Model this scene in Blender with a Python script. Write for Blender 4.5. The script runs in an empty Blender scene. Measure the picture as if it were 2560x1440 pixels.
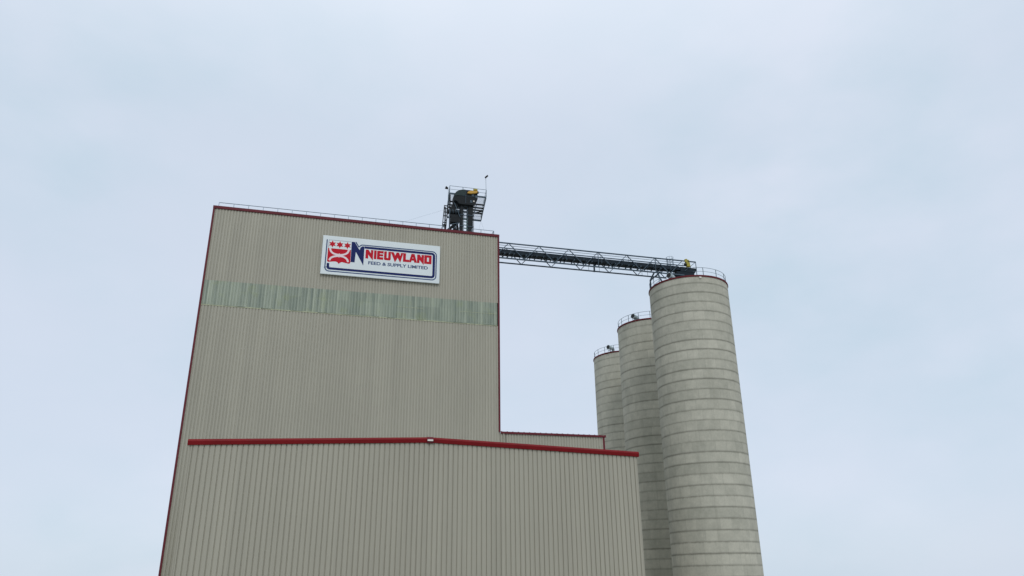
import bpy, bmesh, math, random
from mathutils import Vector, Matrix
from mathutils.geometry import tessellate_polygon
random.seed(11)
scene = bpy.context.scene
col = scene.collection
PI = math.pi

# ------------------------------------------------------------------ materials
def srgb(r, g, b):
    f = lambda c: (c/255/12.92) if c/255 <= 0.04045 else ((c/255+0.055)/1.055)**2.4
    return (f(r), f(g), f(b))

class Nodes:
    def __init__(self, name):
        self.m = bpy.data.materials.new(name); self.m.use_nodes = True
        self.t = self.m.node_tree; self.bsdf = self.t.nodes['Principled BSDF']
    def n(self, kind, **kw):
        nd = self.t.nodes.new(kind)
        for k, v in kw.items():
            if k.startswith('in_'):
                key = k[3:]
                nd.inputs[int(key) if key.isdigit() else key].default_value = v
            else: setattr(nd, k, v)
        return nd
    def l(self, a, b): self.t.links.new(a, b)
    def math(self, op, a, b=None, c=None):
        nd = self.n('ShaderNodeMath', operation=op)
        for i, v in enumerate((a, b, c)):
            if v is None: continue
            if isinstance(v, (int, float)): nd.inputs[i].default_value = v
            else: self.l(v, nd.inputs[i])
        return nd.outputs[0]
    def mix(self, fac, a, b, blend='MIX'):
        nd = self.n('ShaderNodeMix', data_type='RGBA', blend_type=blend)
        for i, v in ((0, fac), (6, a), (7, b)):
            if isinstance(v, (int, float)): nd.inputs[i].default_value = v
            elif isinstance(v, tuple): nd.inputs[i].default_value = v + (1,) if len(v) == 3 else v
            else: self.l(v, nd.inputs[i])
        return nd.outputs[2]
    def noise(self, scale=1.0, detail=4, rough=.55, stretch=None, coord='Object'):
        tc = self.n('ShaderNodeTexCoord'); out = tc.outputs[coord]
        if stretch:
            mp = self.n('ShaderNodeMapping'); mp.inputs['Scale'].default_value = stretch
            self.l(out, mp.inputs[0]); out = mp.outputs[0]
        nz = self.n('ShaderNodeTexNoise'); nz.inputs['Scale'].default_value = scale
        nz.inputs['Detail'].default_value = detail; nz.inputs['Roughness'].default_value = rough
        self.l(out, nz.inputs['Vector']); return nz.outputs['Fac']
    def ramp(self, fac, a, b):
        nd = self.n('ShaderNodeMapRange'); nd.inputs['From Min'].default_value = a
        nd.inputs['From Max'].default_value = b; self.l(fac, nd.inputs[0]); return nd.outputs[0]
    def bump(self, h, strength, dist):
        b = self.n('ShaderNodeBump'); b.inputs['Strength'].default_value = strength
        b.inputs['Distance'].default_value = dist; self.l(h, b.inputs['Height'])
        self.l(b.outputs[0], self.bsdf.inputs['Normal'])

def paint(name, c, rough=.5, metal=0.0, vary=.12, scale=2.0, stretch=None):
    k = Nodes(name)
    f = k.ramp(k.noise(scale, 5, .6, stretch), .3, .7)
    lo = tuple(x*(1-vary) for x in c); hi = tuple(min(1, x*(1+vary)) for x in c)
    k.l(k.mix(f, lo, hi), k.bsdf.inputs['Base Color'])
    r = k.ramp(k.noise(scale*3, 3), .2, .8)
    k.l(k.math('MULTIPLY_ADD', r, .15, rough-.07), k.bsdf.inputs['Roughness'])
    k.bsdf.inputs['Metallic'].default_value = metal
    return k.m

def cladding(name, c):
    """painted profiled steel: sheet-to-sheet tint, faint vertical rain streaks"""
    k = Nodes(name)
    tc = k.n('ShaderNodeTexCoord'); sp = k.n('ShaderNodeSeparateXYZ'); k.l(tc.outputs['Object'], sp.inputs[0])
    idx = k.math('FLOOR', k.math('DIVIDE', sp.outputs[0], .9))
    wn = k.n('ShaderNodeTexWhiteNoise', noise_dimensions='1D'); k.l(idx, wn.inputs['W'])
    streak = k.ramp(k.noise(1.0, 6, .65, (5.0, 5.0, .12)), .35, .7)
    row = k.n('ShaderNodeTexWhiteNoise', noise_dimensions='2D'); rc = k.n('ShaderNodeCombineXYZ')
    k.l(idx, rc.inputs[0]); k.l(k.math('FLOOR', k.math('DIVIDE', sp.outputs[2], 9.3)), rc.inputs[1]); k.l(rc.outputs[0], row.inputs['Vector'])
    blot = k.math('MULTIPLY_ADD', k.ramp(k.noise(.16, 4, .6), .3, .7), .8, k.math('MULTIPLY', row.outputs[0], .35))
    v = k.math('ADD', k.math('MULTIPLY', wn.outputs[0], .08), k.math('MULTIPLY_ADD', streak, .12, k.math('MULTIPLY', blot, .10)))
    a = tuple(x*.90 for x in c); b = tuple(x*1.14 for x in c)
    k.l(k.mix(k.math('MULTIPLY', v, 3.0), a, b), k.bsdf.inputs['Base Color'])
    k.bsdf.inputs['Roughness'].default_value = .48
    k.bsdf.inputs['Specular IOR Level'].default_value = .35
    return k.m

def fibreglass(name):
    """weathered translucent corrugated sheets, tint differs from sheet to sheet"""
    k = Nodes(name)
    tc = k.n('ShaderNodeTexCoord'); sp = k.n('ShaderNodeSeparateXYZ'); k.l(tc.outputs['Object'], sp.inputs[0])
    idx = k.math('FLOOR', k.math('DIVIDE', sp.outputs[0], .3))
    w1 = k.n('ShaderNodeTexWhiteNoise', noise_dimensions='1D'); k.l(idx, w1.inputs['W'])
    idx2 = k.math('FLOOR', k.math('DIVIDE', sp.outputs[0], 1.2))
    row = k.math('FLOOR', k.math('DIVIDE', k.math('ADD', sp.outputs[2], 1.45), 1.35))
    w2 = k.n('ShaderNodeTexWhiteNoise', noise_dimensions='2D')
    cv = k.n('ShaderNodeCombineXYZ'); k.l(idx2, cv.inputs[0]); k.l(row, cv.inputs[1]); k.l(cv.outputs[0], w2.inputs['Vector'])
    st = k.ramp(k.noise(1.0, 5, .6, (4.5, 1, .35)), .3, .7)
    fac = k.math('ADD', k.math('MULTIPLY', w1.outputs[0], .42), k.math('MULTIPLY_ADD', st, .38, k.math('MULTIPLY', w2.outputs[0], .16)))
    base = k.mix(fac, srgb(106, 119, 108), srgb(174, 182, 162))
    yel = k.ramp(k.noise(1.0, 4, .6, (.7, 1, .9)), .54, .8)
    base2 = k.mix(k.math('MULTIPLY', yel, .55), base, srgb(146, 156, 104))
    k.l(base2, k.bsdf.inputs['Base Color'])
    k.bsdf.inputs['Roughness'].default_value = .4
    return k.m

def concrete(name, joint_top):
    """jump-formed concrete: each 1.22 m lift its own tint, faint form seams, stains under the joints"""
    k = Nodes(name)
    tc = k.n('ShaderNodeTexCoord'); sp = k.n('ShaderNodeSeparateXYZ'); k.l(tc.outputs['Object'], sp.inputs[0])
    u = k.math('DIVIDE', k.math('SUBTRACT', joint_top, sp.outputs[2]), 1.22)
    lift = k.math('FLOOR', u); fr = k.math('FRACT', u)
    ang = k.math('ARCTAN2', sp.outputs[1], sp.outputs[0])
    w = k.n('ShaderNodeTexWhiteNoise', noise_dimensions='1D'); oi0 = k.n('ShaderNodeObjectInfo'); k.l(k.math('MULTIPLY_ADD', oi0.outputs['Random'], 57.3, lift), w.inputs['W'])
    oi = k.n('ShaderNodeObjectInfo'); off = k.math('ADD', w.outputs[0], oi.outputs['Random'])
    seg = k.math('ADD', k.math('MULTIPLY', ang, 12/PI), off)
    panel = k.math('FLOOR', seg); pf = k.math('FRACT', seg)
    cv = k.n('ShaderNodeCombineXYZ'); k.l(panel, cv.inputs[0]); k.l(lift, cv.inputs[1])
    w2 = k.n('ShaderNodeTexWhiteNoise', noise_dimensions='2D'); k.l(cv.outputs[0], w2.inputs['Vector'])
    mott = k.ramp(k.noise(.9, 8, .68), .3, .72)
    fine = k.ramp(k.noise(6.0, 6, .7), .3, .7)
    drip = k.ramp(k.noise(1.0, 6, .65, (2.6, 2.6, .35)), .42, .75)
    v = k.math('ADD', k.math('MULTIPLY', w.outputs[0], .22), k.math('MULTIPLY', w2.outputs[0], .18))
    v = k.math('ADD', v, k.math('MULTIPLY_ADD', mott, .40, k.math('MULTIPLY', fine, .2)))
    base = k.mix(v, srgb(152, 152, 139), srgb(208, 205, 189))
    # stain band hanging from each joint, ragged by the drip noise
    below = k.math('SUBTRACT', 1.0, k.math('MINIMUM', k.math('DIVIDE', fr, k.math('MULTIPLY_ADD', drip, .26, .06)), 1.0))
    base = k.mix(k.math('MULTIPLY', below, k.math('MULTIPLY_ADD', w.outputs[0], .30, .12)), base, srgb(104, 104, 94))
    near = k.math('MULTIPLY', k.math('MINIMUM', fr, k.math('SUBTRACT', 1.0, fr)), 1.22)
    w3 = k.n('ShaderNodeTexWhiteNoise', noise_dimensions='1D')
    k.l(k.math('ADD', k.math('ROUND', u), k.math('MULTIPLY', oi.outputs['Random'], 91.7)), w3.inputs['W'])
    ragged = k.ramp(k.noise(1.0, 4, .6, (1.1, 1.1, 3.0)), .25, .75)
    dirt = k.math('SUBTRACT', 1.0, k.ramp(near, .0, .17))
    dirt = k.math('MULTIPLY', dirt, k.math('MULTIPLY_ADD', w3.outputs[0], .40, k.math('MULTIPLY_ADD', ragged, .36, -.02)))
    base = k.mix(dirt, base, srgb(92, 92, 82))
    run = k.ramp(k.noise(1.0, 5, .6, (1.8, 1.8, .05)), .56, .8)
    base = k.mix(k.math('MULTIPLY', run, .22), base, srgb(120, 118, 106))
    seam = k.math('LESS_THAN', pf, .03)
    base = k.mix(k.math('MULTIPLY', seam, k.math('MULTIPLY', w2.outputs[0], .35)), base, srgb(112, 112, 102))
    k.l(base, k.bsdf.inputs['Base Color'])
    k.bsdf.inputs['Roughness'].default_value = .9
    k.bsdf.inputs['Specular IOR Level'].default_value = .2
    k.bump(k.math('ADD', fine, mott), .35, .012)
    return k.m

def gravel(name):
    k = Nodes(name)
    a = k.ramp(k.noise(.05, 6, .6), .3, .7); b = k.ramp(k.noise(9.0, 8, .7), .25, .75)
    c = k.mix(k.math('MULTIPLY_ADD', b, .6, k.math('MULTIPLY', a, .4)), srgb(120, 116, 106), srgb(172, 168, 158))
    k.l(c, k.bsdf.inputs['Base Color']); k.bsdf.inputs['Roughness'].default_value = .95
    k.bump(b, .5, .02); return k.m

M = {}
M['clad'] = cladding('beige_cladding', srgb(164, 161, 146))
M['red'] = paint('red_trim_paint', srgb(100, 37, 45), .55, 0, .14, .8)
M['red2'] = paint('fascia_red_paint', srgb(118, 13, 20), .5, 0, .14, .8)
M['rim'] = paint('silo_rim_red', srgb(102, 34, 40), .6, 0, .2, .8)
M['fibre'] = fibreglass('translucent_sheet')
M['sill'] = paint('pale_sill_flashing', srgb(168, 172, 142), .6, 0, .3, 3.0)
M['white'] = paint('sign_white', srgb(216, 225, 226), .45, 0, .03, .5)
M['edge'] = paint('sign_edge_grey', srgb(150, 154, 152), .5, 0, .08, 1)
M['navy'] = paint('sign_navy', srgb(14, 32, 90), .6, 0, .08, 2)
M['slate'] = paint('sign_slate_blue', srgb(58, 78, 118), .6, 0, .08, 2)
M['signred'] = paint('sign_red', srgb(190, 8, 36), .6, 0, .08, 2)
M['pink'] = paint('sign_emblem_white', srgb(230, 214, 216), .5, 0, .03, 2)
M['steel'] = paint('dark_steel', srgb(74, 90, 102), .55, .1, .2, 3)
M['dark'] = paint('dark_machine_paint', srgb(26, 31, 34), .6, 0, .25, 3)
M['duct'] = paint('conveyor_dark_steel', srgb(32, 43, 51), .6, .1, .15, 1.5)
M['galv'] = paint('galvanised_rail', srgb(120, 134, 146), .4, .5, .12, 3)
M['rail'] = paint('grey_rail_paint', srgb(96, 112, 122), .5, .2, .12, 3)
M['grate'] = paint('deck_grating', srgb(140, 148, 156), .6, .1, .1, 3)
M['yellow'] = paint('yellow_guard', srgb(190, 146, 50), .55, 0, .14, 3)
M['olive'] = paint('weathered_yellow', srgb(162, 150, 52), .5, 0, .25, 4)
M['fan'] = paint('galvanised_fan', srgb(176, 190, 192), .42, .2, .18, 4)
M['cover'] = paint('green_grey_cover', srgb(44, 58, 58), .6, 0, .2, 4)
M['black'] = paint('black_opening', (.012, .012, .014), .7, 0, .1, 3)
M['green'] = paint('green_ladder_paint', srgb(74, 112, 102), .5, 0, .2, 3)
M['roof'] = paint('roof_sheet', srgb(150, 150, 146), .7, 0, .15, .6)
M['lens'] = paint('pale_fixture', srgb(226, 222, 214), .4, 0, .05, 3)
for n_ in ('dark', 'duct', 'cover', 'steel', 'navy', 'slate', 'signred', 'red', 'red2', 'rim'):
    M[n_].node_tree.nodes['Principled BSDF'].inputs['Specular IOR Level'].default_value = .2
M['conc'] = concrete('silo_concrete', 36.46)
M['ground'] = gravel('gravel_yard')

# ------------------------------------------------------------------ mesh helpers
class MB:
    def __init__(self): self.v = []; self.f = []
    def add(self, vs, fs):
        o = len(self.v); self.v += [Vector(p) for p in vs]; self.f += [[i+o for i in f] for f in fs]; return self
    def box(self, x0, x1, y0, y1, z0, z1):
        return self.hexa([(x0,y0,z0),(x1,y0,z0),(x1,y1,z0),(x0,y1,z0)], [(x0,y0,z1),(x1,y0,z1),(x1,y1,z1),(x0,y1,z1)])
    def hexa(self, b, t):
        n = len(b)
        return self.add(list(b)+list(t), [list(range(n))[::-1], list(range(n, 2*n))] + [[i, (i+1) % n, n+(i+1) % n, n+i] for i in range(n)])
    def bar(self, a, b, w, h=None, up=(0, 0, 1)):
        """rectangular bar from a to b"""
        h = h or w; a = Vector(a); b = Vector(b); d = (b-a).normalized(); up = Vector(up)
        if abs(d.dot(up)) > .98: up = Vector((0, 1, 0))
        s = d.cross(up).normalized()*w/2; u = s.cross(d).normalized()*h/2
        return self.hexa([a-s-u, a+s-u, a+s+u, a-s+u], [b-s-u, b+s-u, b+s+u, b-s+u])
    def tube(self, pts, r, seg=8, closed=False, r1=None):
        pts = [Vector(p) for p in pts]; n = len(pts); o = len(self.v)
        for i, p in enumerate(pts):
            d = (pts[(i+1) % n]-pts[i-1]) if closed else (pts[min(i+1, n-1)]-pts[max(i-1, 0)])
            d.normalize(); ref = Vector((0, 0, 1)) if abs(d.z) < .95 else Vector((1, 0, 0))
            s = d.cross(ref).normalized(); u = s.cross(d).normalized()
            rr = r if r1 is None else r+(r1-r)*i/(n-1)
            for k in range(seg):
                a = 2*PI*k/seg; self.v.append(p+s*math.cos(a)*rr+u*math.sin(a)*rr)
        for i in range(n if closed else n-1):
            j = (i+1) % n
            for k in range(seg):
                self.f.append([o+i*seg+k, o+i*seg+(k+1) % seg, o+j*seg+(k+1) % seg, o+j*seg+k])
        if not closed:
            self.f.append([o+k for k in range(seg)][::-1]); self.f.append([o+(n-1)*seg+k for k in range(seg)])
        return self
    def lathe(self, prof, cx=0, cy=0, seg=96, cap=False):
        o = len(self.v); n = len(prof)
        for i in range(seg):
            a = 2*PI*i/seg
            for r, z in prof: self.v.append(Vector((cx+r*math.cos(a), cy+r*math.sin(a), z)))
        for i in range(seg):
            j = (i+1) % seg
            for k in range(n-1): self.f.append([o+i*n+k, o+j*n+k, o+j*n+k+1, o+i*n+k+1])
        return self
    def sheet(self, loops, y):
        """flat polygon (with holes) in the x-z plane at depth y, facing -y"""
        o = len(self.v); L = [[Vector((p[0], p[1], 0)) for p in lp] for lp in loops]
        flat = [p for lp in L for p in lp]
        for p in flat: self.v.append(Vector((p.x, y, p.y)))
        for t in tessellate_polygon(L):
            a, b, c = (flat[i] for i in t)
            t = list(t)
            if (b-a).cross(c-a).z < 0: t = t[::-1]
            self.f.append([o+i for i in t])
        return self
    def stroke(self, pts, w, y):
        """constant-width painted stripe along a polyline in the x-z plane"""
        P = [Vector((p[0], p[1])) for p in pts]; n = len(P); Ls = []; Rs = []
        for i in range(n):
            d0 = (P[i]-P[i-1]).normalized() if i else (P[1]-P[0]).normalized()
            d1 = (P[i+1]-P[i]).normalized() if i < n-1 else d0
            t = (d0+d1).normalized(); nn = Vector((-t.y, t.x)); c = max(.45, nn.dot(Vector((-d0.y, d0.x))))
            Ls.append(P[i]+nn*w/2/c); Rs.append(P[i]-nn*w/2/c)
        o = len(self.v)
        for a, b in zip(Ls, Rs): self.v += [Vector((a.x, y, a.y)), Vector((b.x, y, b.y))]
        for i in range(n-1): self.f.append([o+2*i+1, o+2*i+3, o+2*i+2, o+2*i])
        return self
    def build(self, name, m, parent=None, smooth=False, label=None):
        me = bpy.data.meshes.new(name); off = Vector((0, 0, 0)); p = parent
        while p is not None: off += p.location; p = p.parent
        me.from_pydata([v-off for v in self.v], [], self.f); me.materials.append(M[m] if isinstance(m, str) else m)
        bm = bmesh.new(); bm.from_mesh(me)
        if smooth is not None: bmesh.ops.recalc_face_normals(bm, faces=bm.faces)
        bm.to_mesh(me); bm.free()
        if smooth:
            for f in me.polygons: f.use_smooth = True
            me.set_sharp_from_angle(angle=math.radians(35))
        o = bpy.data.objects.new(name, me); col.objects.link(o)
        if parent: o.parent = parent
        if label: o['label'] = label
        return o

def bevel(o, w=.02, seg=2):
    md = o.modifiers.new('soft_edges', 'BEVEL'); md.width = w; md.segments = seg; md.limit_method = 'ANGLE'
    return o
def thing(name, label, cat, loc, group=None):
    o = bpy.data.objects.new(name, None); col.objects.link(o); o.location = loc; o.empty_display_size = .5
    o['label'] = label; o['category'] = cat
    if group: o['group'] = group
    return o
def tag(o, label, cat, group=None):
    o['label'] = label; o['category'] = cat
    if group: o['group'] = group
    return o
def arc(cx, cz, r, a0, a1, n=8):
    return [(cx+r*math.cos(math.radians(a0+(a1-a0)*i/n)), cz+r*math.sin(math.radians(a0+(a1-a0)*i/n))) for i in range(n+1)]

def ribbed(x0, x1, ztop, zbot, y, pitch, flat, slope, depth, phase=0.0, mb=None):
    """trapezoid-profiled sheet facing -y; ztop may be a function of x"""
    mb = mb or MB(); zt = ztop if callable(ztop) else (lambda x: ztop)
    valley = pitch-flat-2*slope; xs = []; x = x0-(x0-phase) % pitch
    while x < x1+pitch:
        for dx, d in ((0, 0), (flat, 0), (flat+slope, depth), (flat+slope+valley, depth)): xs.append((x+dx, d))
        x += pitch
    pts = []
    for (a, da), (b, db) in zip(xs, xs[1:]):
        if b <= x0 or a >= x1: continue
        if not pts:
            s = max(a, x0); pts.append((s, da+(db-da)*(s-a)/(b-a)))
        e = min(b, x1); pts.append((e, da+(db-da)*(e-a)/(b-a)))
    if callable(ztop):   # keep a vertex at the ridge
        pass
    o = len(mb.v)
    for px, d in pts: mb.v += [Vector((px, y+d, zbot)), Vector((px, y+d, zt(px)))]
    for i in range(len(pts)-1): mb.f.append([o+2*i, o+2*i+2, o+2*i+3, o+2*i+1])
    return mb

# ------------------------------------------------------------------ ground
g = MB().add([(-3000, -3000, 0), (3000, -3000, 0), (3000, 3000, 0), (-3000, 3000, 0)], [[0, 1, 2, 3]]).build('ground', 'ground')
g['kind'] = 'structure'

# ------------------------------------------------------------------ the tall mill building
BX0, BX1, BD, BT = -30.6, 0.0, 30.0, 38.97
mill = thing('mill_building', 'tall windowless beige ribbed-metal mill building with red roof trim and a green translucent band', 'building', (-15, 0, 0))
mb = MB()
ribbed(BX0, BX1-.16, 38.8, 30.65, 0, .3, .165, .03, .055, mb=mb)
ribbed(BX0, BX1-.16, 28.0, 16.45, 0, .3, .165, .03, .055, mb=mb)
ribbed(BX0, BX1, 16.45, 0, 0, .3, .165, .03, .055, mb=mb)
mb.build('front_wall', 'clad', mill, smooth=None)
MB().box(BX1-.12, BX1-.04, .06, BD, 0, 38.8).build('side_wall', 'clad', mill)
MB().box(BX0+.04, BX0+.12, .06, BD, 0, 38.8).build('side_wall', 'clad', mill)
MB().box(BX0+.13, BX1-.13, BD-.1, BD, 0, 38.8).build('rear_wall', 'clad', mill)
MB().box(BX0+.13, BX1-.13, .06, BD-.11, 38.3, 38.58).build('roof', 'roof', mill)
# translucent strip set 6 mm proud, with its sill flashing
ribbed(BX0, BX1-.24, 30.65, 28.06, -.006, .3, .165, .03, .055).build('translucent_band', 'fibre', mill, smooth=None)
mb = MB()
x = BX0
while x < BX1-.3:
    w = random.uniform(.7, 1.6); e = min(x+w, BX1-.24)
    MB().box(x, e-(.004 if random.random() < .85 else .06), -.018-random.uniform(0, .005), -.008, 27.96, 28.05+random.uniform(-.04, .03)).build('sill_flashing', 'sill', mill)
    x += w
MB().box(-11.2, -8.4, -.02, -.007, 29.33, 29.37).build('joint_batten', 'sill', mill)
MB().box(-4.4, -.3, -.02, -.007, 29.33, 29.37).build('joint_batten', 'sill', mill)
mb = MB()
mb.box(BX0-.05, BX1+.05, -.10, .045, 38.66, 38.97); mb.box(BX1-.09, BX1+.05, .05, BD+.05, 38.66, 38.97)
mb.box(BX0-.05, BX0+.09, .05, BD+.05, 38.66, 38.97)
bevel(mb.build('roof_trim', 'red', mill), .015)
bevel(MB().box(BX1-.15, BX1+.04, -.07, .045, 16.45, 38.655).build('corner_trim', 'red', mill), .012)
bevel(MB().box(BX0-.04, BX0+.15, -.07, .045, 0, 38.655).build('corner_trim', 'red', mill), .012)
# roof railing set back from the parapet
ry = .6; rz = 39.69
xs = [-.46-1.488*k for k in range(21)]
mb = MB()
for z, rad in ((rz, .035), (39.14, .025)):
    mb.tube([(BX0+.4, ry, z), (xs[4], ry, z), (xs[4], 2.6, z)], rad, 8)
    mb.tube([(xs[2]+.45, 2.6, z), (xs[2]+.45, ry, z), (-.46, ry, z), (-.46, 16, z)], rad, 8)
for x in (xs[4], xs[2]+.45): mb.bar((x, 2.6, 38.58), (x, 2.6, rz), .055)
rl = mb.build('roof_railing', 'galv', mill, smooth=True)
for i, x in enumerate(xs):
    if i == 3: continue
    if i == 2: x += .45
    MB().bar((x, ry, 38.58), (x, ry, rz-.01), .055 if i else .085).build('post', 'galv', rl)
for k in range(1, 10):
    MB().bar((-.46, ry+1.6*k, 38.58), (-.46, ry+1.6*k, rz-.01), .055).build('post', 'galv', rl)

# ------------------------------------------------------------------ low wing beside it
wing = thing('low_wing', 'lower beige ribbed-metal wing with dark red roof edge, between the tall building and the silos', 'building', (5.7, 0, 0))
mb = ribbed(.0, 11.40, 16.36, 0, 0.0, .3, .165, .03, .055, phase=.06); mb.build('front_wall', 'clad', wing, smooth=None)
MB().box(11.36, 11.44, .06, 14, 0, 16.36).build('side_wall', 'clad', wing)
MB().box(0, 11.355, 13.9, 14, 0, 16.36).build('rear_wall', 'clad', wing)
MB().box(.0, 11.35, .06, 13.89, 16.1, 16.3).build('roof', 'roof', wing)
mb = MB(); mb.box(.045, 11.62, -.12, .045, 16.31, 16.52); mb.box(11.47, 11.6, .05, 14, 16.31, 16.52)
x = .1
while x < 11.5:                                    # roof sheet ribs standing over the edge
    mb.box(x, x+.1, -.10, .04, 16.521, 16.56); x += .6
bevel(mb.build('roof_trim', 'red', wing), .01)
MB().box(11.28, 11.47, -.06, .04, 0, 16.305).build('corner_trim', 'red', wing)
mb = MB(); mb.tube([(.36, -.10, 16.3), (.36, -.10, 0)], .05, 8); mb.build('downpipe', 'clad', wing, smooth=True)
MB().bar((.62, -.035, 16.3), (.62, -.035, 0), .03).build('conduit', 'dark', wing)

# ------------------------------------------------------------------ low shed in front, shallow gable
SY, PX, PZ = -30.0, -11.89, 10.09
SX0, SX1 = -25.4, 1.6
def eave(x): return PZ-(.0425*(PX-x) if x < PX else .0340*(x-PX))
shed = thing('gabled_shed', 'low gabled metal shed in front with wide groove ribs and a bright red fascia', 'building', (PX, SY, 0))
mb = MB()
ribbed(SX0+.1, PX, lambda x: eave(x)-.28, 0, SY, .295, .222, .012, .055, phase=PX, mb=mb)
ribbed(PX, SX1-.1, lambda x: eave(x)-.28, 0, SY, .295, .222, .012, .055, phase=PX, mb=mb)
mb.build('front_wall', 'clad', shed, smooth=None)
MB().box(SX1-.1, SX1, SY+.05, -.2, 0, eave(SX1)-.3).build('side_wall', 'clad', shed)
MB().box(SX0, SX0+.1, SY+.05, -.2, 0, eave(SX0)-.3).build('side_wall', 'clad', shed)
mb = MB()
for a, b in ((SX0, PX), (PX, SX1)):
    mb.hexa([(a, SY+.14, eave(a)-.12), (b, SY+.14, eave(b)-.12), (b, -.2, eave(b)-.12), (a, -.2, eave(a)-.12)],
            [(a, SY+.14, eave(a)-.03), (b, SY+.14, eave(b)-.03), (b, -.2, eave(b)-.03), (a, -.2, eave(a)-.03)])
mb.build('roof', 'roof', shed)
prof = [(.12, -.33), (-.075, -.32), (-.115, -.12), (-.11, -.10), (-.05, 0.0), (.12, 0.0)]
n = len(prof)
for a, b in ((SX0-.1, PX-.19), (PX+.19, SX1+.1)):
    mb = MB(); o = 0
    for x in (a, b):
        for py, pz in prof: mb.v.append(Vector((x, SY+py, eave(x)+pz)))
    for k in range(n): mb.f.append([o+k, o+(k+1) % n, o+n+(k+1) % n, o+n+k])
    mb.f += [[o+k for k in range(n)], [o+n+k for k in range(n)]]
    mb.build('fascia', 'red2', shed)
for x in (SX0+2.1, SX0+5.2, SX0+8.2, SX0+11.3, PX+3.0, PX+6.1, PX+9.1, PX+12.2):
    mb = MB()
    for xx in (x-.05, x+.05):
        for py, pz in ((-.08, -.323), (-.12, -.12), (-.114, -.097), (-.052, .004), (.1, .004), (.1, -.333)): mb.v.append(Vector((xx, SY+py-.002, eave(xx)+pz)))
    for k in range(6): mb.f.append([k, (k+1) % 6, 6+(k+1) % 6, 6+k])
    mb.f += [list(range(6)), list(range(6, 12))]
    mb.build('fascia_joint', 'red2', shed)
mb = MB(); o = 0
for x in (PX-.188, PX+.188):
    for py, pz in ((.12, -.36), (-.105, -.36), (-.17, -.13), (-.05, .025), (.12, .025)): mb.v.append(Vector((x, SY+py, PZ-.006+pz)))
for k in range(5): mb.f.append([k, (k+1) % 5, 5+(k+1) % 5, 5+k])
mb.f += [[0, 1, 2, 3, 4], [5, 6, 7, 8, 9]]
mb.build('ridge_cap', 'red', shed)
MB().box(PX-.17, PX+.17, SY-.2, SY-.15, PZ-.25, PZ-.155).build('reflector', 'lens', shed)
# ------------------------------------------------------------------ sign
SYN = -.28
sign = thing('company_sign', 'large white rectangular sign with red and navy lettering and shield high on the beige wall', 'sign', (-13.03, SYN, 32.255))
bd = MB().box(-19.32, -6.745, SYN, -.10, 32.255, 36.695).build('board', 'white', sign); bevel(bd, .03)
mb = MB(); mb.box(-19.30, -6.765, -.098, -.06, 32.28, 36.67)
for x in (-17.5, -13.0, -8.6): mb.box(x-.05, x+.05, -.06, .03, 32.4, 36.5)
mb.build('back_frame', 'edge', sign)
L1, L2, L3, L4 = SYN-.004, SYN-.008, SYN-.012, SYN-.016
line = [(-18.88, 36.23), (-18.89, 33.05)] + arc(-18.45, 33.05, .44, 180, 270) + [(-13, 32.61)] + arc(-7.60, 33.06, .45, 270, 360) + arc(-7.60, 35.50, .45, 0, 90) + [(-11, 35.95)] + arc(-15.15, 35.65, .30, 90, 150, 5) + [(-15.55, 35.70), (-15.90, 36.24)]
MB().stroke(line, .12, L1).build('outer_border', 'slate', sign, smooth=None)
band = [(-18.60, 33.52), (-18.60, 33.10)] + arc(-18.42, 33.10, .18, 180, 270, 5) + [(-13, 32.92)] + arc(-7.66, 33.17, .25, 270, 360, 6) + arc(-7.66, 35.44, .25, 0, 90, 6) + [(-11, 35.69), (-14.93, 35.69)]
MB().stroke(band, .265, L1).build('inner_border', 'navy', sign, smooth=None)
MB().sheet([[(-16.32, 36.22), (-16.0, 36.22), (-15.44, 35.33), (-15.37, 35.60), (-15.22, 35.78), (-14.95, 35.81), (-14.95, 33.57), (-15.82, 35.08), (-15.88, 33.85), (-16.30, 33.85)]], L1).build('big_initial', 'navy', sign, smooth=None)
# shield emblem
em = MB().sheet([[(-18.73, 35.24), (-16.34, 35.24), (-16.32, 33.80), (-16.40, 33.63), (-16.75, 33.67), (-17.18, 33.75), (-17.36, 33.68), (-17.50, 33.50), (-17.64, 33.68), (-17.84, 33.76), (-18.2, 33.72), (-18.58, 33.64), (-18.72, 33.72)]], L1).build('shield', 'signred', sign, smooth=None)
MB().stroke([(-18.68, 35.24), (-18.68, 36.20), (-16.37, 36.20)], .03, L1).build('shield_outline', 'slate', em, smooth=None)
for cx, cz in ((-18.30, 35.745), (-17.53, 35.735), (-16.74, 35.72)):
    MB().sheet([[(cx+(.42 if k % 2 == 0 else .215)*math.sin(PI*k/6), cz+(.42 if k % 2 == 0 else .215)*math.cos(PI*k/6)) for k in range(12)]], L1).build('star', 'signred', em, smooth=None)
def smooth_path(p, n=5):
    out = []
    for i in range(len(p)-1):
        p0 = Vector(p[max(i-1, 0)]); p1 = Vector(p[i]); p2 = Vector(p[i+1]); p3 = Vector(p[min(i+2, len(p)-1)])
        for k in range(n):
            t = k/n; out.append(tuple(.5*((2*p1)+(p2-p0)*t+(2*p0-5*p1+4*p2-p3)*t*t+(3*p1-p0-3*p2+p3)*t**3)))
    return out+[tuple(p[-1])]
mb = MB()
mb.stroke(smooth_path([(-18.50, 35.27), (-18.43, 34.95), (-18.12, 34.66), (-17.52, 34.55), (-16.98, 34.66), (-16.66, 34.92), (-16.55, 35.27)]), .20, L2)
mb.stroke(smooth_path([(-18.50, 33.84), (-18.34, 34.15), (-17.98, 34.34), (-17.52, 34.42), (-17.05, 34.36), (-16.71, 34.14), (-16.55, 33.82)]), .20, L3)
mb.sheet([[(-17.53, 34.76), (-17.40, 34.5), (-17.53, 34.22), (-17.66, 34.5)]], L4)
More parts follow.
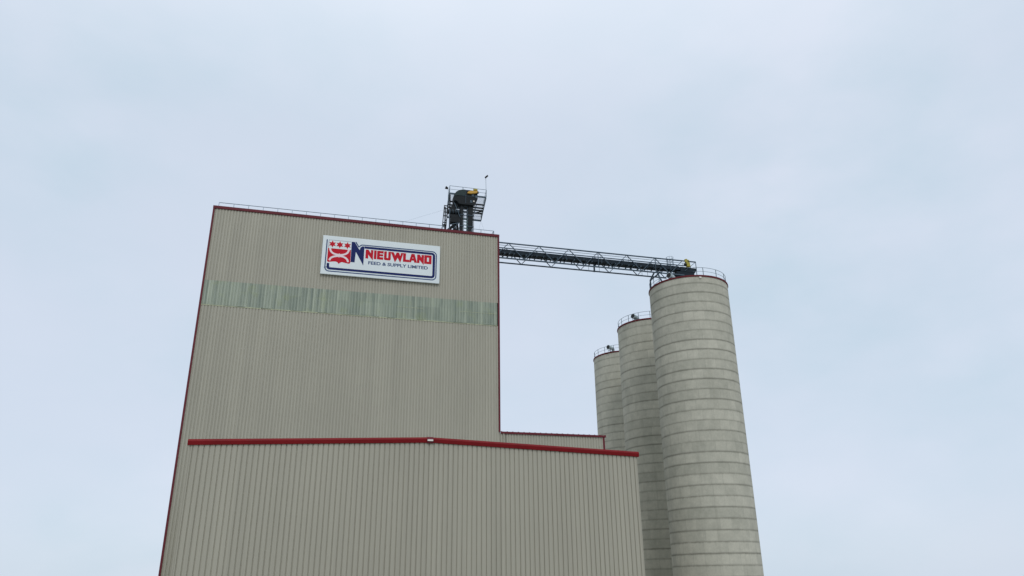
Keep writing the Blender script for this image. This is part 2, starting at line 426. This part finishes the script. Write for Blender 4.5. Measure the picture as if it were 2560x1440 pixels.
mb.build('shield_device', 'pink', em, smooth=None)
letters = [
 [[(-14.76,35.44),(-14.51,35.44),(-14.21,35.00),(-14.21,35.44),(-14.01,35.44),(-14.01,34.32),(-14.52,34.94),(-14.52,34.46),(-14.76,34.46)]],
 [[(-13.87,35.44),(-13.66,35.44),(-13.66,34.47),(-13.87,34.47)]],
 [[(-13.54,35.43),(-12.91,35.43),(-12.91,35.21),(-13.31,35.21),(-13.31,35.05),(-12.95,35.05),(-12.95,34.87),(-13.31,34.87),(-13.31,34.70),(-12.93,34.70),(-12.93,34.47),(-13.54,34.47)]],
 [[(-12.79,35.44),(-12.57,35.44),(-12.57,34.68),(-12.35,34.68),(-12.35,35.44),(-12.13,35.44),(-12.13,34.56),(-12.2,34.47),(-12.72,34.47),(-12.79,34.56)]],
 [[(-12.08,35.43),(-11.82,35.43),(-11.63,35.00),(-11.47,35.43),(-11.25,35.43),(-11.09,35.00),(-10.99,35.43),(-10.80,35.43),(-11.07,34.35),(-11.36,34.90),(-11.63,34.34)]],
 [[(-10.75,35.43),(-10.50,35.43),(-10.51,34.69),(-10.12,34.69),(-10.16,34.47),(-10.75,34.47)]],
 [[(-9.86,35.44),(-9.56,35.44),(-9.29,34.48),(-9.52,34.48),(-9.58,34.70),(-9.86,34.70),(-9.93,34.48),(-10.10,34.48)], [(-9.72,35.20),(-9.63,34.90),(-9.80,34.90)]],
 [[(-9.23,35.42),(-8.98,35.42),(-8.76,35.04),(-8.76,35.42),(-8.53,35.42),(-8.54,34.32),(-9.01,34.88),(-9.01,34.48),(-9.23,34.48)]],
 [[(-8.44,35.44),(-7.70,35.44),(-7.70,34.46),(-8.44,34.46)], [(-8.20,35.22),(-7.93,35.22),(-7.93,34.67),(-8.20,34.67)]]]
mb = MB()
for lp in letters:
    mb.sheet(lp, L1)
    for q in lp: mb.stroke(list(q)+[q[0]], .055, L2)
mb.build('name_lettering', 'signred', sign, smooth=None)
cu = bpy.data.curves.new('tagline', 'FONT'); cu.body = 'FEED & SUPPLY LIMITED'; cu.size = 1; cu.offset = .030
to = bpy.data.objects.new('tagline', cu); col.objects.link(to)
dg = bpy.context.evaluated_depsgraph_get(); me = bpy.data.meshes.new_from_object(to.evaluated_get(dg)); bpy.data.objects.remove(to)
x0 = min(v.co.x for v in me.vertices); x1 = max(v.co.x for v in me.vertices); z0 = min(v.co.y for v in me.vertices); z1 = max(v.co.y for v in me.vertices)
tv = [(-14.45+(v.co.x-x0)/(x1-x0)*6.40, L1, 33.76+(v.co.y-z0)/(z1-z0)*.385) for v in me.vertices]
MB().add(tv, [list(p.vertices) for p in me.polygons]).build('tagline_lettering', 'slate', sign, smooth=None)

# ------------------------------------------------------------------ silos
SR, SZ = 5.0, 37.46
def silo(cx, cy, label, gap, posts):
    t = thing('grain_silo', label, 'silo', (cx, cy, 0), 'concrete silos in a row')
    prof = [(SR, 0)]
    joints = sorted([36.46-1.22*k for k in range(30) if 36.46-1.22*k > .3])
    for j in joints: prof += [(SR, j-.03), (SR-.008, j-.025), (SR-.008, j+.006), (SR, j+.01)]
    prof += [(SR, SZ-.16)]
    MB().lathe(prof, cx, cy, 128).build('shaft', 'conc', t, smooth=True)
    MB().lathe([(SR-.15, SZ-.19), (SR+.07, SZ-.19), (SR+.10, SZ-.12), (SR+.08, SZ+.02), (SR-.15, SZ+.03), (SR-.15, SZ-.19)], cx, cy, 128).build('roof_rim', 'rim', t, smooth=True)
    MB().lathe([(SR-.16, SZ-.02), (.4, SZ+.55), (.4, SZ+.75), (.001, SZ+.78)], cx, cy, 64).build('roof', 'roof', t, smooth=True)
    rr = SR-.12
    a0, a1 = gap
    full = a1-a0 >= 359.9
    mb = MB(); n = 60
    for z, r in ((SZ+1.10, .026), (SZ+.58, .02)):
        pts = [(cx+rr*math.cos(math.radians(a0+(a1-a0)*i/n)), cy+rr*math.sin(math.radians(a0+(a1-a0)*i/n)), z) for i in range(n if full else n+1)]
        mb.tube(pts, r, 6, closed=full)
    rail = mb.build('guard_rail', 'rail', t, smooth=True)
    for pa in posts:
        a = math.radians(pa); x, y = cx+rr*math.cos(a), cy+rr*math.sin(a)
        MB().bar((x, y, SZ), (x, y, SZ+1.10), .055, .07).build('post', 'rail', rail)
    return t
s1 = silo(27.30, 7.35, 'nearest and tallest-looking pale concrete silo, carrying the end of the conveyor bridge', (-109, 196), [-94+23*k for k in range(13)]+[196])
MB().box(27.30-1.05, 27.30-.78, 7.35-5.08, 7.35-4.86, SZ-.42, SZ-.24).build('marker_plate', 'lens', s1)
silo(29.35, 23.29, 'middle pale concrete silo of the row, partly hidden behind the nearest silo', (0, 360), [4+20*k for k in range(18)])
silo(31.55, 39.36, 'farthest pale concrete silo, standing behind the low wing and the middle silo', (0, 360), [9+20*k for k in range(18)])

def fan(x, y, z, ax, label):
    """horizontal roof exhaust: flared mouth, drum, tapered neck on a short stand"""
    t = thing('exhaust_fan', label, 'fan', (x, y, SZ), 'exhaust fans on the silo roofs')
    a = Vector(ax).normalized(); c = Vector((x, y, z))
    MB().tube([c-a*.05, c+a*.42, c+a*.44], .33, 20).build('drum', 'fan', t, smooth=True)
    h = MB().tube([c+a*.46, c+a*.75], .30, 20, r1=.37).build('mouth', 'fan', t, smooth=True)
    MB().tube([c+a*.70, c+a*.755], .325, 20).build('opening', 'black', h, smooth=True)
    MB().tube([c-a*.06, c-a*.38, c-a*.62+Vector((0, 0, -.22)), c-a*.70+Vector((0, 0, -.6))], .27, 16, r1=.21).build('neck', 'fan', t, smooth=True)
    mb = MB(); s = Vector((-a.y, a.x, 0)).normalized()*.22
    for q in (.05, .5):
        for sg in (-1, 1):
            p = c+a*q+s*sg; mb.bar((p.x, p.y, SZ-.05), (p.x, p.y, z-.15), .045)
        p0 = c+a*q-s*1.1; p1 = c+a*q+s*1.1; mb.bar((p0.x, p0.y, SZ+.1), (p1.x, p1.y, SZ+.1), .04)
    p0 = c-a*.05; p1 = c+a*.6; mb.bar((p0.x, p0.y, SZ+.1), (p1.x, p1.y, SZ+.1), .05)
    mb.build('stand', 'steel', t)
fan(23.95, 5.0, 38.0, (-.86, -.5, .06), 'stubby grey exhaust fan on the nearest silo under the conveyor bridge')
fan(25.75, 20.6, 38.05, (-.86, -.5, .06), 'stubby grey exhaust fan on the middle silo rim')
fan(27.95, 35.85, 38.12, (-.86, -.5, -.02), 'stubby grey exhaust fan on the farthest silo rim')

# ------------------------------------------------------------------ conveyor bridge
Y0, Y1, ZB, ZT = 6.65, 8.10, 39.19, 41.23
cb = thing('conveyor_bridge', 'long dark steel truss conveyor bridge running from the tall building to the nearest silo', 'conveyor', (13, 7.35, ZB))
XA, XE = -1.6, 28.45
MB().bar((XA, Y0, ZT), (XE, Y0, ZT), .13, .13).build('top_chord', 'steel', cb)
MB().bar((XA, Y1, ZT), (XE, Y1, ZT), .10, .10).build('top_chord', 'steel', cb)
MB().bar((XA, Y0, ZB), (26.6, Y0, ZB), .12, .15).build('bottom_chord', 'steel', cb)
MB().bar((XA, Y1, ZB), (24.75, Y1, ZB), .12, .14).build('bottom_chord', 'steel', cb)
P = 3.93; t0 = -1.0
for y in (Y0, Y1):
    for k in range(8):
        xt = t0+P*k
        for s in (-1, 1):
            xb = xt+s*P/2
            if xb < XA or xb > 25: continue
            MB().bar((xt+s*.05, y, ZT-.05), (xb-s*.05, y, ZB+.06), .08).build('brace', 'steel', cb)
MB().bar((XE-.06, Y0, ZT-.06), (26.75, Y0, ZB+.62), .065).build('brace', 'steel', cb)
MB().bar((XE-.06, Y1, ZT-.06), (26.9, Y1, ZB+.62), .065).build('brace', 'steel', cb)
for y in (Y0, Y1):
    MB().bar((XE, y, ZT-.05), (XE, y, ZB-.1), .07).build('end_post', 'steel', cb)
for x in (14.70, 22.6):
    MB().bar((x, Y0, ZT-.05), (x, Y0, ZB+.07), .07).build('upright', 'steel', cb)
MB().bar((14.66, Y1, ZB-.09), (14.66, Y1, ZB+1.1), .17).build('upright', 'steel', cb)
for x in (13.9, 15.35, 21.3, 22.1):
    MB().bar((x, Y1, ZB+.06), (x, Y1, ZB+1.0), .035).build('upright', 'rail', cb)
# beams carrying the trough; daylight shows between them
x = XA+.3
while x < 25.9:
    MB().box(x, x+random.choice((.06, .08, .10, .16)), Y0+.06, 7.98, 39.84, 39.975).build('cross_beam', 'steel', cb)
    x += random.uniform(.45, 1.05)
trough = MB().box(XA, 26.2, 6.85, 7.68, 39.98, 40.40)
trough.build('trough', 'duct', cb)
mb = MB(); mb.box(XA, 26.1, 6.80, 7.80, 40.403, 40.45); x = .8
while x < 26: mb.box(x, x+.06, 6.815, 6.848, 39.98, 40.40); x += 2.4
mb.build('trough_cover', 'steel', cb)
mb = MB(); mb.hexa([(26.21, 6.72, 39.72), (28.3, 6.72, 39.72), (28.3, 7.9, 39.72), (26.21, 7.9, 39.72)], [(26.21, 6.72, 40.42), (28.62, 6.72, 40.36), (28.62, 7.9, 40.36), (26.21, 7.9, 40.42)])
bevel(mb.build('head_housing', 'duct', cb), .03)
mb = MB(); mb.hexa([(26.7, 6.95, 37.5), (27.7, 6.95, 37.5), (27.7, 7.75, 37.5), (26.7, 7.75, 37.5)], [(25.6, 6.74, 39.71), (28.2, 6.74, 39.71), (28.2, 7.88, 39.71), (25.6, 7.88, 39.71)])
mb.build('discharge_spout', 'duct', cb)
mb = MB(); mb.box(-1, 28.3, 8.16, 8.8, 40.42, 40.48); mb.build('walkway', 'dark', cb)
mb = MB()
for z in (41.92, 41.55): mb.tube([(-1, 8.78, z), (28.3, 8.78, z)], .03, 6)
rl = mb.build('handrail', 'rail', cb, smooth=True)
for k in range(8): MB().bar((.2+3.93*k, 8.78, 40.48), (.2+3.93*k, 8.78, 41.92), .035).build('post', 'rail', rl)
# yellow drive at the silo end
mt = MB().hexa([(27.0, 6.35, 40.37), (27.5, 6.35, 40.37), (27.5, 6.71, 40.37), (27.0, 6.71, 40.37)], [(26.92, 6.3, 40.98), (27.42, 6.3, 40.98), (27.42, 6.71, 40.98), (26.92, 6.71, 40.98)]).build('drive_gearbox', 'olive', cb); bevel(mt, .05, 3)
MB().tube([(27.02, 6.52, 41.0), (26.98, 6.52, 41.42)], .2, 14).build('motor', 'olive', mt, smooth=True)
MB().tube([(27.22, 6.52, 41.28), (27.4, 6.52, 41.28)], .11, 12).build('junction_box', 'olive', mt, smooth=True)
MB().tube([(26.92, 6.5, 40.68), (26.66, 6.5, 40.66)], .2, 14, r1=.12).build('cowl', 'dark', mt, smooth=True)
# caged ladder from the silo roof
ccx, ccy, cr = 25.63, 8.35, .46
mb = MB()
for z in (39.6, 40.2, 40.8, 41.4, 41.9, 42.32):
    mb.tube([(ccx+cr*math.cos(2*PI*i/16), ccy+cr*math.sin(2*PI*i/16), z) for i in range(16)], .022, 5, closed=True)
for i in range(8):
    a = 2*PI*i/8+.2; mb.bar((ccx+cr*math.cos(a), ccy+cr*math.sin(a), 39.6), (ccx+cr*math.cos(a), ccy+cr*math.sin(a), 42.33), .03)
cg = mb.build('ladder_cage', 'galv', cb)
mb = MB()
for s in (-.2, .2): mb.bar((ccx+s, ccy+.3, 37.6), (ccx+s, ccy+.3, 42.2), .04)
z = 37.8
while z < 42.1: mb.bar((ccx-.2, ccy+.3, z), (ccx+.2, ccy+.3, z), .025); z += .3
mb.build('ladder', 'rail', cg)
# portal legs standing on the silo rim
sx = 22.9
for p in ([(sx, 5.74, SZ), (sx-.05, 6.72, ZB-.07)], [(sx, 9.15, SZ), (sx, 9.10, ZB-.06)], [(sx, 9.10, ZB-.10), (sx, 7.75, ZB+.5)]):
    MB().bar(p[0], p[1], .15).build('support_leg', 'steel', cb)
MB().bar((sx, 6.0, ZB-.14), (sx, 9.17, ZB-.14), .12).build('support_beam', 'steel', cb)
MB().bar((sx, 5.95, 38.05), (sx, 9.1, 38.05), .04).build('support_beam', 'rail', cb)

# ------------------------------------------------------------------ bucket elevator tower on the roof
ey0, ey1 = 4.55, 5.30
be = thing('bucket_elevator', 'dark bucket elevator head with rounded hood and yellow drive guard above the roof edge', 'elevator', (-2.9, 5, 38.6))
c = MB().box(-3.60, -3.26, ey0, ey1, 38.6, 45.5).build('leg_casing', 'dark', be); bevel(c, .02)
c = MB().box(-2.62, -2.05, ey0, ey1, 38.6, 45.6).build('leg_casing', 'dark', be); bevel(c, .02)
mb = MB()
for z in (40.4, 41.9, 43.4, 44.8):
    mb.box(-3.64, -3.22, ey0-.04, ey1+.04, z, z+.07); mb.box(-2.66, -2.01, ey0-.04, ey1+.04, z, z+.07)
mb.build('casing_flanges', 'steel', be)
# hood: rounded left shoulder, swollen right side, tapering throat
hood = [(-3.70, 45.05), (-3.92, 45.35), (-4.30, 45.55), (-4.36, 45.95), (-4.30, 46.35), (-4.10, 46.68), (-3.75, 46.93), (-3.35, 47.05), (-2.95, 47.10), (-2.5, 47.12), (-2.1, 47.12), (-1.6, 47.05), (-1.42, 46.8), (-1.40, 46.1), (-1.50, 45.75), (-1.80, 45.35), (-1.95, 45.05)]
mb = MB(); n = len(hood)
hood = [(x-.13, z-.36) for x, z in hood]
mb.v += [Vector((x, ey0-.25, z)) for x, z in hood]+[Vector((x, ey1+.25, z)) for x, z in hood]
mb.f += [list(range(n)), list(range(n, 2*n))]+[[i, (i+1) % n, n+(i+1) % n, n+i] for i in range(n)]
h = bevel(mb.build('hood', 'dark', be), .07, 3)
mb = MB(); mb.tube([(-4.1, ey0-.26, 45.86), (-1.63, ey0-.26, 45.92)], .03, 6); mb.box(-3.06, -3.02, ey0-.30, ey0-.251, 44.84, 46.64)
mb.box(-3.3, -3.0, ey0-.05, ey1+.05, 46.735, 46.83)
mb.build('seam', 'steel', h)
cov = [(-4.42, 45.75), (-4.40, 46.0), (-4.22, 46.30), (-3.87, 46.56), (-3.48, 46.68), (-3.10, 46.73), (-3.10, 45.95)]; n = len(cov)
mb = MB(); mb.v += [Vector((x, ey0-.30, z)) for x, z in cov]+[Vector((x, ey0-.252, z)) for x, z in cov]
mb.f += [list(range(n)), list(range(n, 2*n))]+[[i, (i+1) % n, n+(i+1) % n, n+i] for i in range(n)]
mb.build('inspection_cover', 'cover', h)
for x, z in ((-2.5, 45.0), (-2.3, 45.9), (-1.85, 45.75)):
    MB().box(x, x+.28, ey0-.30, ey0-.252, z, z+.34).build('access_plate', 'steel', h)
gy = ey0-.34
mb = MB(); yg = [(-2.88, 46.55), (-2.86, 46.72), (-2.55, 46.98), (-1.9, 47.06), (-1.5, 47.08), (-1.42, 46.92), (-1.6, 46.72), (-2.1, 46.60), (-2.5, 46.52)]; yg = [(-1.42-.15+(x+1.42)*.88, 46.8-.40+(z-46.8)*.85) for x, z in yg]; n = len(yg)
mb.v += [Vector((x, gy-.14, z)) for x, z in yg]+[Vector((x, gy+.07, z)) for x, z in yg]
mb.f += [list(range(n)), list(range(n, 2*n))]+[[i, (i+1) % n, n+(i+1) % n, n+i] for i in range(n)]
bevel(mb.build('drive_guard', 'yellow', be), .03, 2)
m = MB().tube([(-2.10, gy, 46.78), (-1.62, gy, 46.82)], .15, 14).build('drive_motor', 'olive', be, smooth=True)
MB().tube([(-1.60, gy, 46.62), (-1.53, gy, 46.36)], .12, 12).build('motor_cowl', 'black', be, smooth=True)
MB().tube([(-2.03, ey0-.26, 45.25), (-2.03, ey0-.31, 45.25)], .09, 10).build('inspection_cap', 'lens', be, smooth=True)
# discharge spouts and distributor drums on the left of the legs
mb = MB(); mb.hexa([(-4.95, ey0+.1, 44.0), (-4.25, ey0+.1, 44.0), (-4.25, ey1, 44.0), (-4.95, ey1, 44.0)], [(-4.30, ey0+.1, 45.4), (-3.62, ey0+.1, 45.2), (-3.62, ey1, 45.2), (-4.30, ey1, 45.4)])
mb.build('spout', 'dark', be)
mb = MB(); mb.bar((-3.62, 4.9, 45.0), (-4.1, 4.9, 44.5), .14); mb.bar((-3.9, 4.9, 44.62), (-3.55, 4.9, 44.35), .1); mb.build('spout_strut', 'steel', be)
d = MB().tube([(-5.08, 4.85, 43.78), (-3.62, 4.85, 43.86)], .30, 20).build('distributor_drum', 'dark', be, smooth=True)
MB().tube([(-4.85, 4.85, 43.22), (-3.66, 4.85, 43.28)], .24, 18).build('distributor_drum', 'dark', be, smooth=True)
mb = MB(); mb.hexa([(-4.85, 4.6, 42.3), (-3.72, 4.6, 42.35), (-3.72, 5.2, 42.35), (-4.85, 5.2, 42.3)], [(-4.75, 4.6, 43.2), (-3.7, 4.6, 43.24), (-3.7, 5.2, 43.24), (-4.75, 5.2, 43.2)])
bevel(mb.build('valve_box', 'dark', be), .04)
for a, b, w in (((-3.95, 4.9, 42.45), (-5.05, 4.9, 41.3), .34), ((-4.4, 4.9, 42.3), (-4.1, 4.9, 41.0), .42), ((-3.95, 4.95, 42.3), (-3.7, 4.95, 40.6), .30), ((-4.75, 4.95, 41.6), (-4.75, 4.95, 38.6), .36), ((-4.1, 5.05, 41.4), (-4.1, 5.05, 38.6), .5)):
    MB().tube([a, b], w/2, 12).build('downspout', 'dark', be, smooth=True)
for x in (-4.9, -4.55, -4.2, -3.85):
    MB().tube([(x, 4.85, 43.80), (x+.06, 4.85, 43.81)], .33, 20).build('flange', 'steel', d, smooth=True)
for a, b in (((-4.95, 4.55, 38.6), (-4.95, 4.55, 44.0)), ((-4.95, 4.55, 41.9), (-3.7, 4.55, 42.3)), ((-4.95, 4.55, 40.6), (-3.9, 4.55, 42.2)), ((-3.64, 4.5, 43.0), (-4.4, 4.5, 44.9)), ((-2.0, 4.7, 43.4), (-1.55, 4.9, 45.2))):
    MB().bar(a, b, .07).build('brace', 'steel', be)
mb = MB(); mb.tube([(-2.0, 4.5, 38.6), (-1.98, 4.5, 44.2), (-1.8, 4.4, 45.0), (-1.75, 4.25, 45.6)], .03, 6); mb.build('cable_conduit', 'black', be, smooth=True)
# ladder between the legs, green rungs
mb = MB()
for x in (-3.16, -2.72): mb.bar((x, 4.75, 38.6), (x, 4.75, 45.2), .05)
ld = mb.build('ladder', 'steel', be)
z = 40.9
while z < 45:
    MB().bar((-3.2, 4.75, z), (-2.68, 4.75, z), .06, .11 if z < 43 else .05).build('rung', 'green' if z < 43.1 else 'steel', ld); z += .42

# service platform round the head (sides run back slightly askew)
sp = thing('service_platform', 'dark steel grated service platform with railing around the elevator head', 'platform', (-2.5, 8, 38.6))
PZf, px0, px1, py0, py1 = 46.70, -4.81, -.20, 5.5, 11.9
def S(x, y, z=PZf): return (x+.12*(y-py0), y, z)
def slab(mb, x0, x1, y0, y1, z0, z1): mb.hexa([S(x0, y0, z0), S(x1, y0, z0), S(x1, y1, z0), S(x0, y1, z0)], [S(x0, y0, z1), S(x1, y0, z1), S(x1, y1, z1), S(x0, y1, z1)]); return mb
# open grating: bearing bars with gaps, so the sky shows through
mb = MB(); y = py0+.1
while y < py1-.1:
    slab(mb, px0+.1, px1-.1, y, y+.012, PZf+.055, PZf+.075); y += .13
mb.build('grating', 'grate', sp)
mb = MB()
slab(mb, px0, px1, py0-.06, py0+.06, PZf-.14, PZf+.05); slab(mb, px0, px1, py1-.08, py1+.06, PZf-.16, PZf+.05)
slab(mb, px0-.03, px0+.07, py0+.07, py1-.09, PZf-.12, PZf+.05); slab(mb, px1-.07, px1+.03, py0+.07, py1-.09, PZf-.12, PZf+.05)
mb.build('edge_frame', 'steel', sp)
for y in (7.55, 8.45, 9.15, 9.95):
    slab(MB(), px0+.08, px1-.08, y-.05, y+.05, PZf-.13, PZf+.05).build('joist', 'dark', sp)
MB().bar(S(-2.0, 10.2, PZf-.16), S(-.25, 9.0, PZf-.16), .10).build('joist', 'dark', sp)
rl = MB()
for z, r in ((PZf+1.02, .03), (PZf+.55, .025)):
    rl.tube([S(px0, py1, z), S(px0, py0, z), S(px1, py0, z), S(px1, py1, z), S(px0, py1, z)], r, 6)
rl = rl.build('guard_rail', 'rail', sp)
for x, y in ((px0, py0), (-3.15, py0), (px1, py0), (px0, 8.0), (px1, 8.0), (px0, py1), (px1, py1), (-2.5, py1)):
    MB().bar(S(x, y, PZf+.05), S(x, y, PZf+1.02), .065).build('post', 'rail', rl)
for x, y in ((-4.72, 5.7), (-1.9, 5.9), (-1.9, 9.0), (-4.72, 9.0)):
    MB().bar((x, y, 38.58), (x, y, PZf-.15), .14).build('column', 'dark', sp)
# small side landing with its ladder rail, lower left
ls = thing('side_landing', 'narrow dark steel landing with ladder rungs at the left foot of the elevator tower', 'platform', (-5.4, 5, 38.6))
for x0, x1 in ((-5.98, -5.50), (-5.55, -5.06)):
    MB().bar((x0+.06, 5.0, 38.6), (x1, 5.0, 44.66), .09).build('post', 'dark', ls)
mb = MB()
for z in (44.62, 44.25, 43.75, 43.25, 42.35, 41.75):
    xo = -5.93+(z-38.6)*.071; mb.bar((xo, 5.0, z), (xo+.44, 5.0, z), .06, .1)
mb.build('rungs', 'dark', ls)
MB().bar((-5.62, 5.0, 41.7), (-5.2, 5.0, 42.9), .05).build('brace', 'dark', ls)
MB().box(-5.68, -5.2, 4.9, 5.3, 42.02, 42.06).build('deck', 'dark', ls)

# floodlights and guy wires
fl = thing('floodlight', 'small dark floodlight tilted on a thin tall pole at the right corner of the platform', 'light', (-.22, 5.45, PZf), 'floodlights on the elevator tower')
MB().tube([(-.22, 5.45, PZf+.1), (-.27, 5.45, 49.45)], .022, 6).build('pole', 'rail', fl, smooth=True)
bevel(MB().bar((-.36, 5.42, 49.38), (-.02, 5.42, 49.74), .22, .2).build('lamp_head', 'black', fl), .05)
fl = thing('floodlight', 'small round dark floodlight on a short bracket left of the platform railing', 'light', (-5.05, 5.4, 46.0), 'floodlights on the elevator tower')
MB().tube([(-5.02, 5.4, 45.6), (-4.99, 5.4, 47.2), (-5.2, 5.4, 47.3)], .022, 6).build('pole', 'rail', fl, smooth=True)
bevel(MB().tube([(-5.05, 5.38, 47.22), (-5.36, 5.3, 47.30)], .12, 10, r1=.20).build('lamp_head', 'black', fl, smooth=True), .02)
for a, b, lab in (((-5.6, 5.2, 44.1), (-17.5, 5.0, 38.6), 'thin guy wire running down left from the elevator tower'),
                  ((.5, 11.8, 46.6), (-1.4, 7.0, 38.7), 'thin guy wire running down left from the platform corner'),
                  ((.5, 11.8, 46.6), (-.5, 2.6, 38.8), 'thin guy wire running down right from the platform corner')):
    w = MB().tube([a, b], .007, 5).build('guy_wire', 'galv'); tag(w, lab, 'wire', 'guy wires of the elevator tower')

# ------------------------------------------------------------------ world and light
sun_el, sun_az = 40, 187      # azimuth measured clockwise from +y: behind the camera
w = bpy.data.worlds.new('World'); scene.world = w; w.use_nodes = True
nt = w.node_tree; N = nt.nodes; Lk = nt.links
for n_ in list(N): N.remove(n_)
out = N.new('ShaderNodeOutputWorld'); mixs = N.new('ShaderNodeMixShader')
b1 = N.new('ShaderNodeBackground'); b2 = N.new('ShaderNodeBackground')
sky = N.new('ShaderNodeTexSky'); sky.sky_type = 'NISHITA'; sky.sun_disc = False
sky.sun_elevation = math.radians(sun_el); sky.sun_rotation = math.radians(sun_az)
Lk.new(sky.outputs[0], b1.inputs[0]); b1.inputs[1].default_value = .08
tc = N.new('ShaderNodeTexCoord')
def wnoise(scale, det, stretch):
    mp = N.new('ShaderNodeMapping'); mp.inputs['Scale'].default_value = stretch; Lk.new(tc.outputs['Generated'], mp.inputs[0])
    nz = N.new('ShaderNodeTexNoise'); nz.inputs['Scale'].default_value = scale; nz.inputs['Detail'].default_value = det; nz.inputs['Roughness'].default_value = .5
    Lk.new(mp.outputs[0], nz.inputs['Vector'])
    mr = N.new('ShaderNodeMapRange'); mr.inputs[1].default_value = .32; mr.inputs[2].default_value = .68; Lk.new(nz.outputs['Fac'], mr.inputs[0]); return mr.outputs[0]
def wmix(f, a, b):
    nd = N.new('ShaderNodeMix'); nd.data_type = 'RGBA'
    for i, v in ((0, f), (6, a), (7, b)):
        if isinstance(v, tuple): nd.inputs[i].default_value = v+(1,)
        elif isinstance(v, float): nd.inputs[i].default_value = v
        else: Lk.new(v, nd.inputs[i])
    return nd.outputs[2]
c1 = wmix(wnoise(4.2, 7, (1, 1, 1.8)), srgb(200, 219, 234), srgb(221, 230, 245))
c2 = wmix(wnoise(2.4, 4, (1, 1, 1.5)), c1, srgb(214, 224, 240))
sep = N.new('ShaderNodeSeparateXYZ'); Lk.new(tc.outputs['Generated'], sep.inputs[0])
up = N.new('ShaderNodeMapRange'); up.inputs[1].default_value = .50; up.inputs[2].default_value = .95; up.interpolation_type = 'SMOOTHSTEP'; Lk.new(sep.outputs[2], up.inputs[0])
c3 = wmix(up.outputs[0], c2, (1.08, 1.15, 1.24))
Lk.new(c3, b2.inputs[0]); b2.inputs[1].default_value = 1.03
mixs.inputs[0].default_value = .9
Lk.new(b1.outputs[0], mixs.inputs[1]); Lk.new(b2.outputs[0], mixs.inputs[2]); Lk.new(mixs.outputs[0], out.inputs[0])

sl = bpy.data.lights.new('sun', 'SUN'); sl.energy = .75; sl.angle = math.radians(14); sl.color = (1, .97, .92)
so = bpy.data.objects.new('sun', sl); col.objects.link(so)
az, el = math.radians(sun_az), math.radians(sun_el)
d = Vector((math.sin(az)*math.cos(el), math.cos(az)*math.cos(el), math.sin(el)))
so.rotation_euler = (-d).to_track_quat('-Z', 'Y').to_euler(); so.location = d*120

# ------------------------------------------------------------------ camera
pitch, roll, yaw = math.radians(21.57), math.radians(-.76), math.radians(15.1)
fw = Vector((math.sin(yaw)*math.cos(pitch), math.cos(yaw)*math.cos(pitch), math.sin(pitch)))
r = Vector((math.cos(yaw), -math.sin(yaw), 0)); u = r.cross(fw)
r2 = math.cos(roll)*r+math.sin(roll)*u; u2 = -math.sin(roll)*r+math.cos(roll)*u
cd = bpy.data.cameras.new('camera'); co = bpy.data.objects.new('camera', cd); col.objects.link(co)
co.matrix_world = Matrix(((r2.x, u2.x, -fw.x, -18.94), (r2.y, u2.y, -fw.y, -75.67), (r2.z, u2.z, -fw.z, 1.6), (0, 0, 0, 1)))
cd.sensor_width = 36; cd.lens = 1890/2560*36; cd.clip_end = 8000; cd.clip_start = .1
scene.camera = co
scene.view_settings.view_transform = 'Standard'; scene.view_settings.look = 'None'
scene.view_settings.exposure = 0; scene.view_settings.gamma = 1
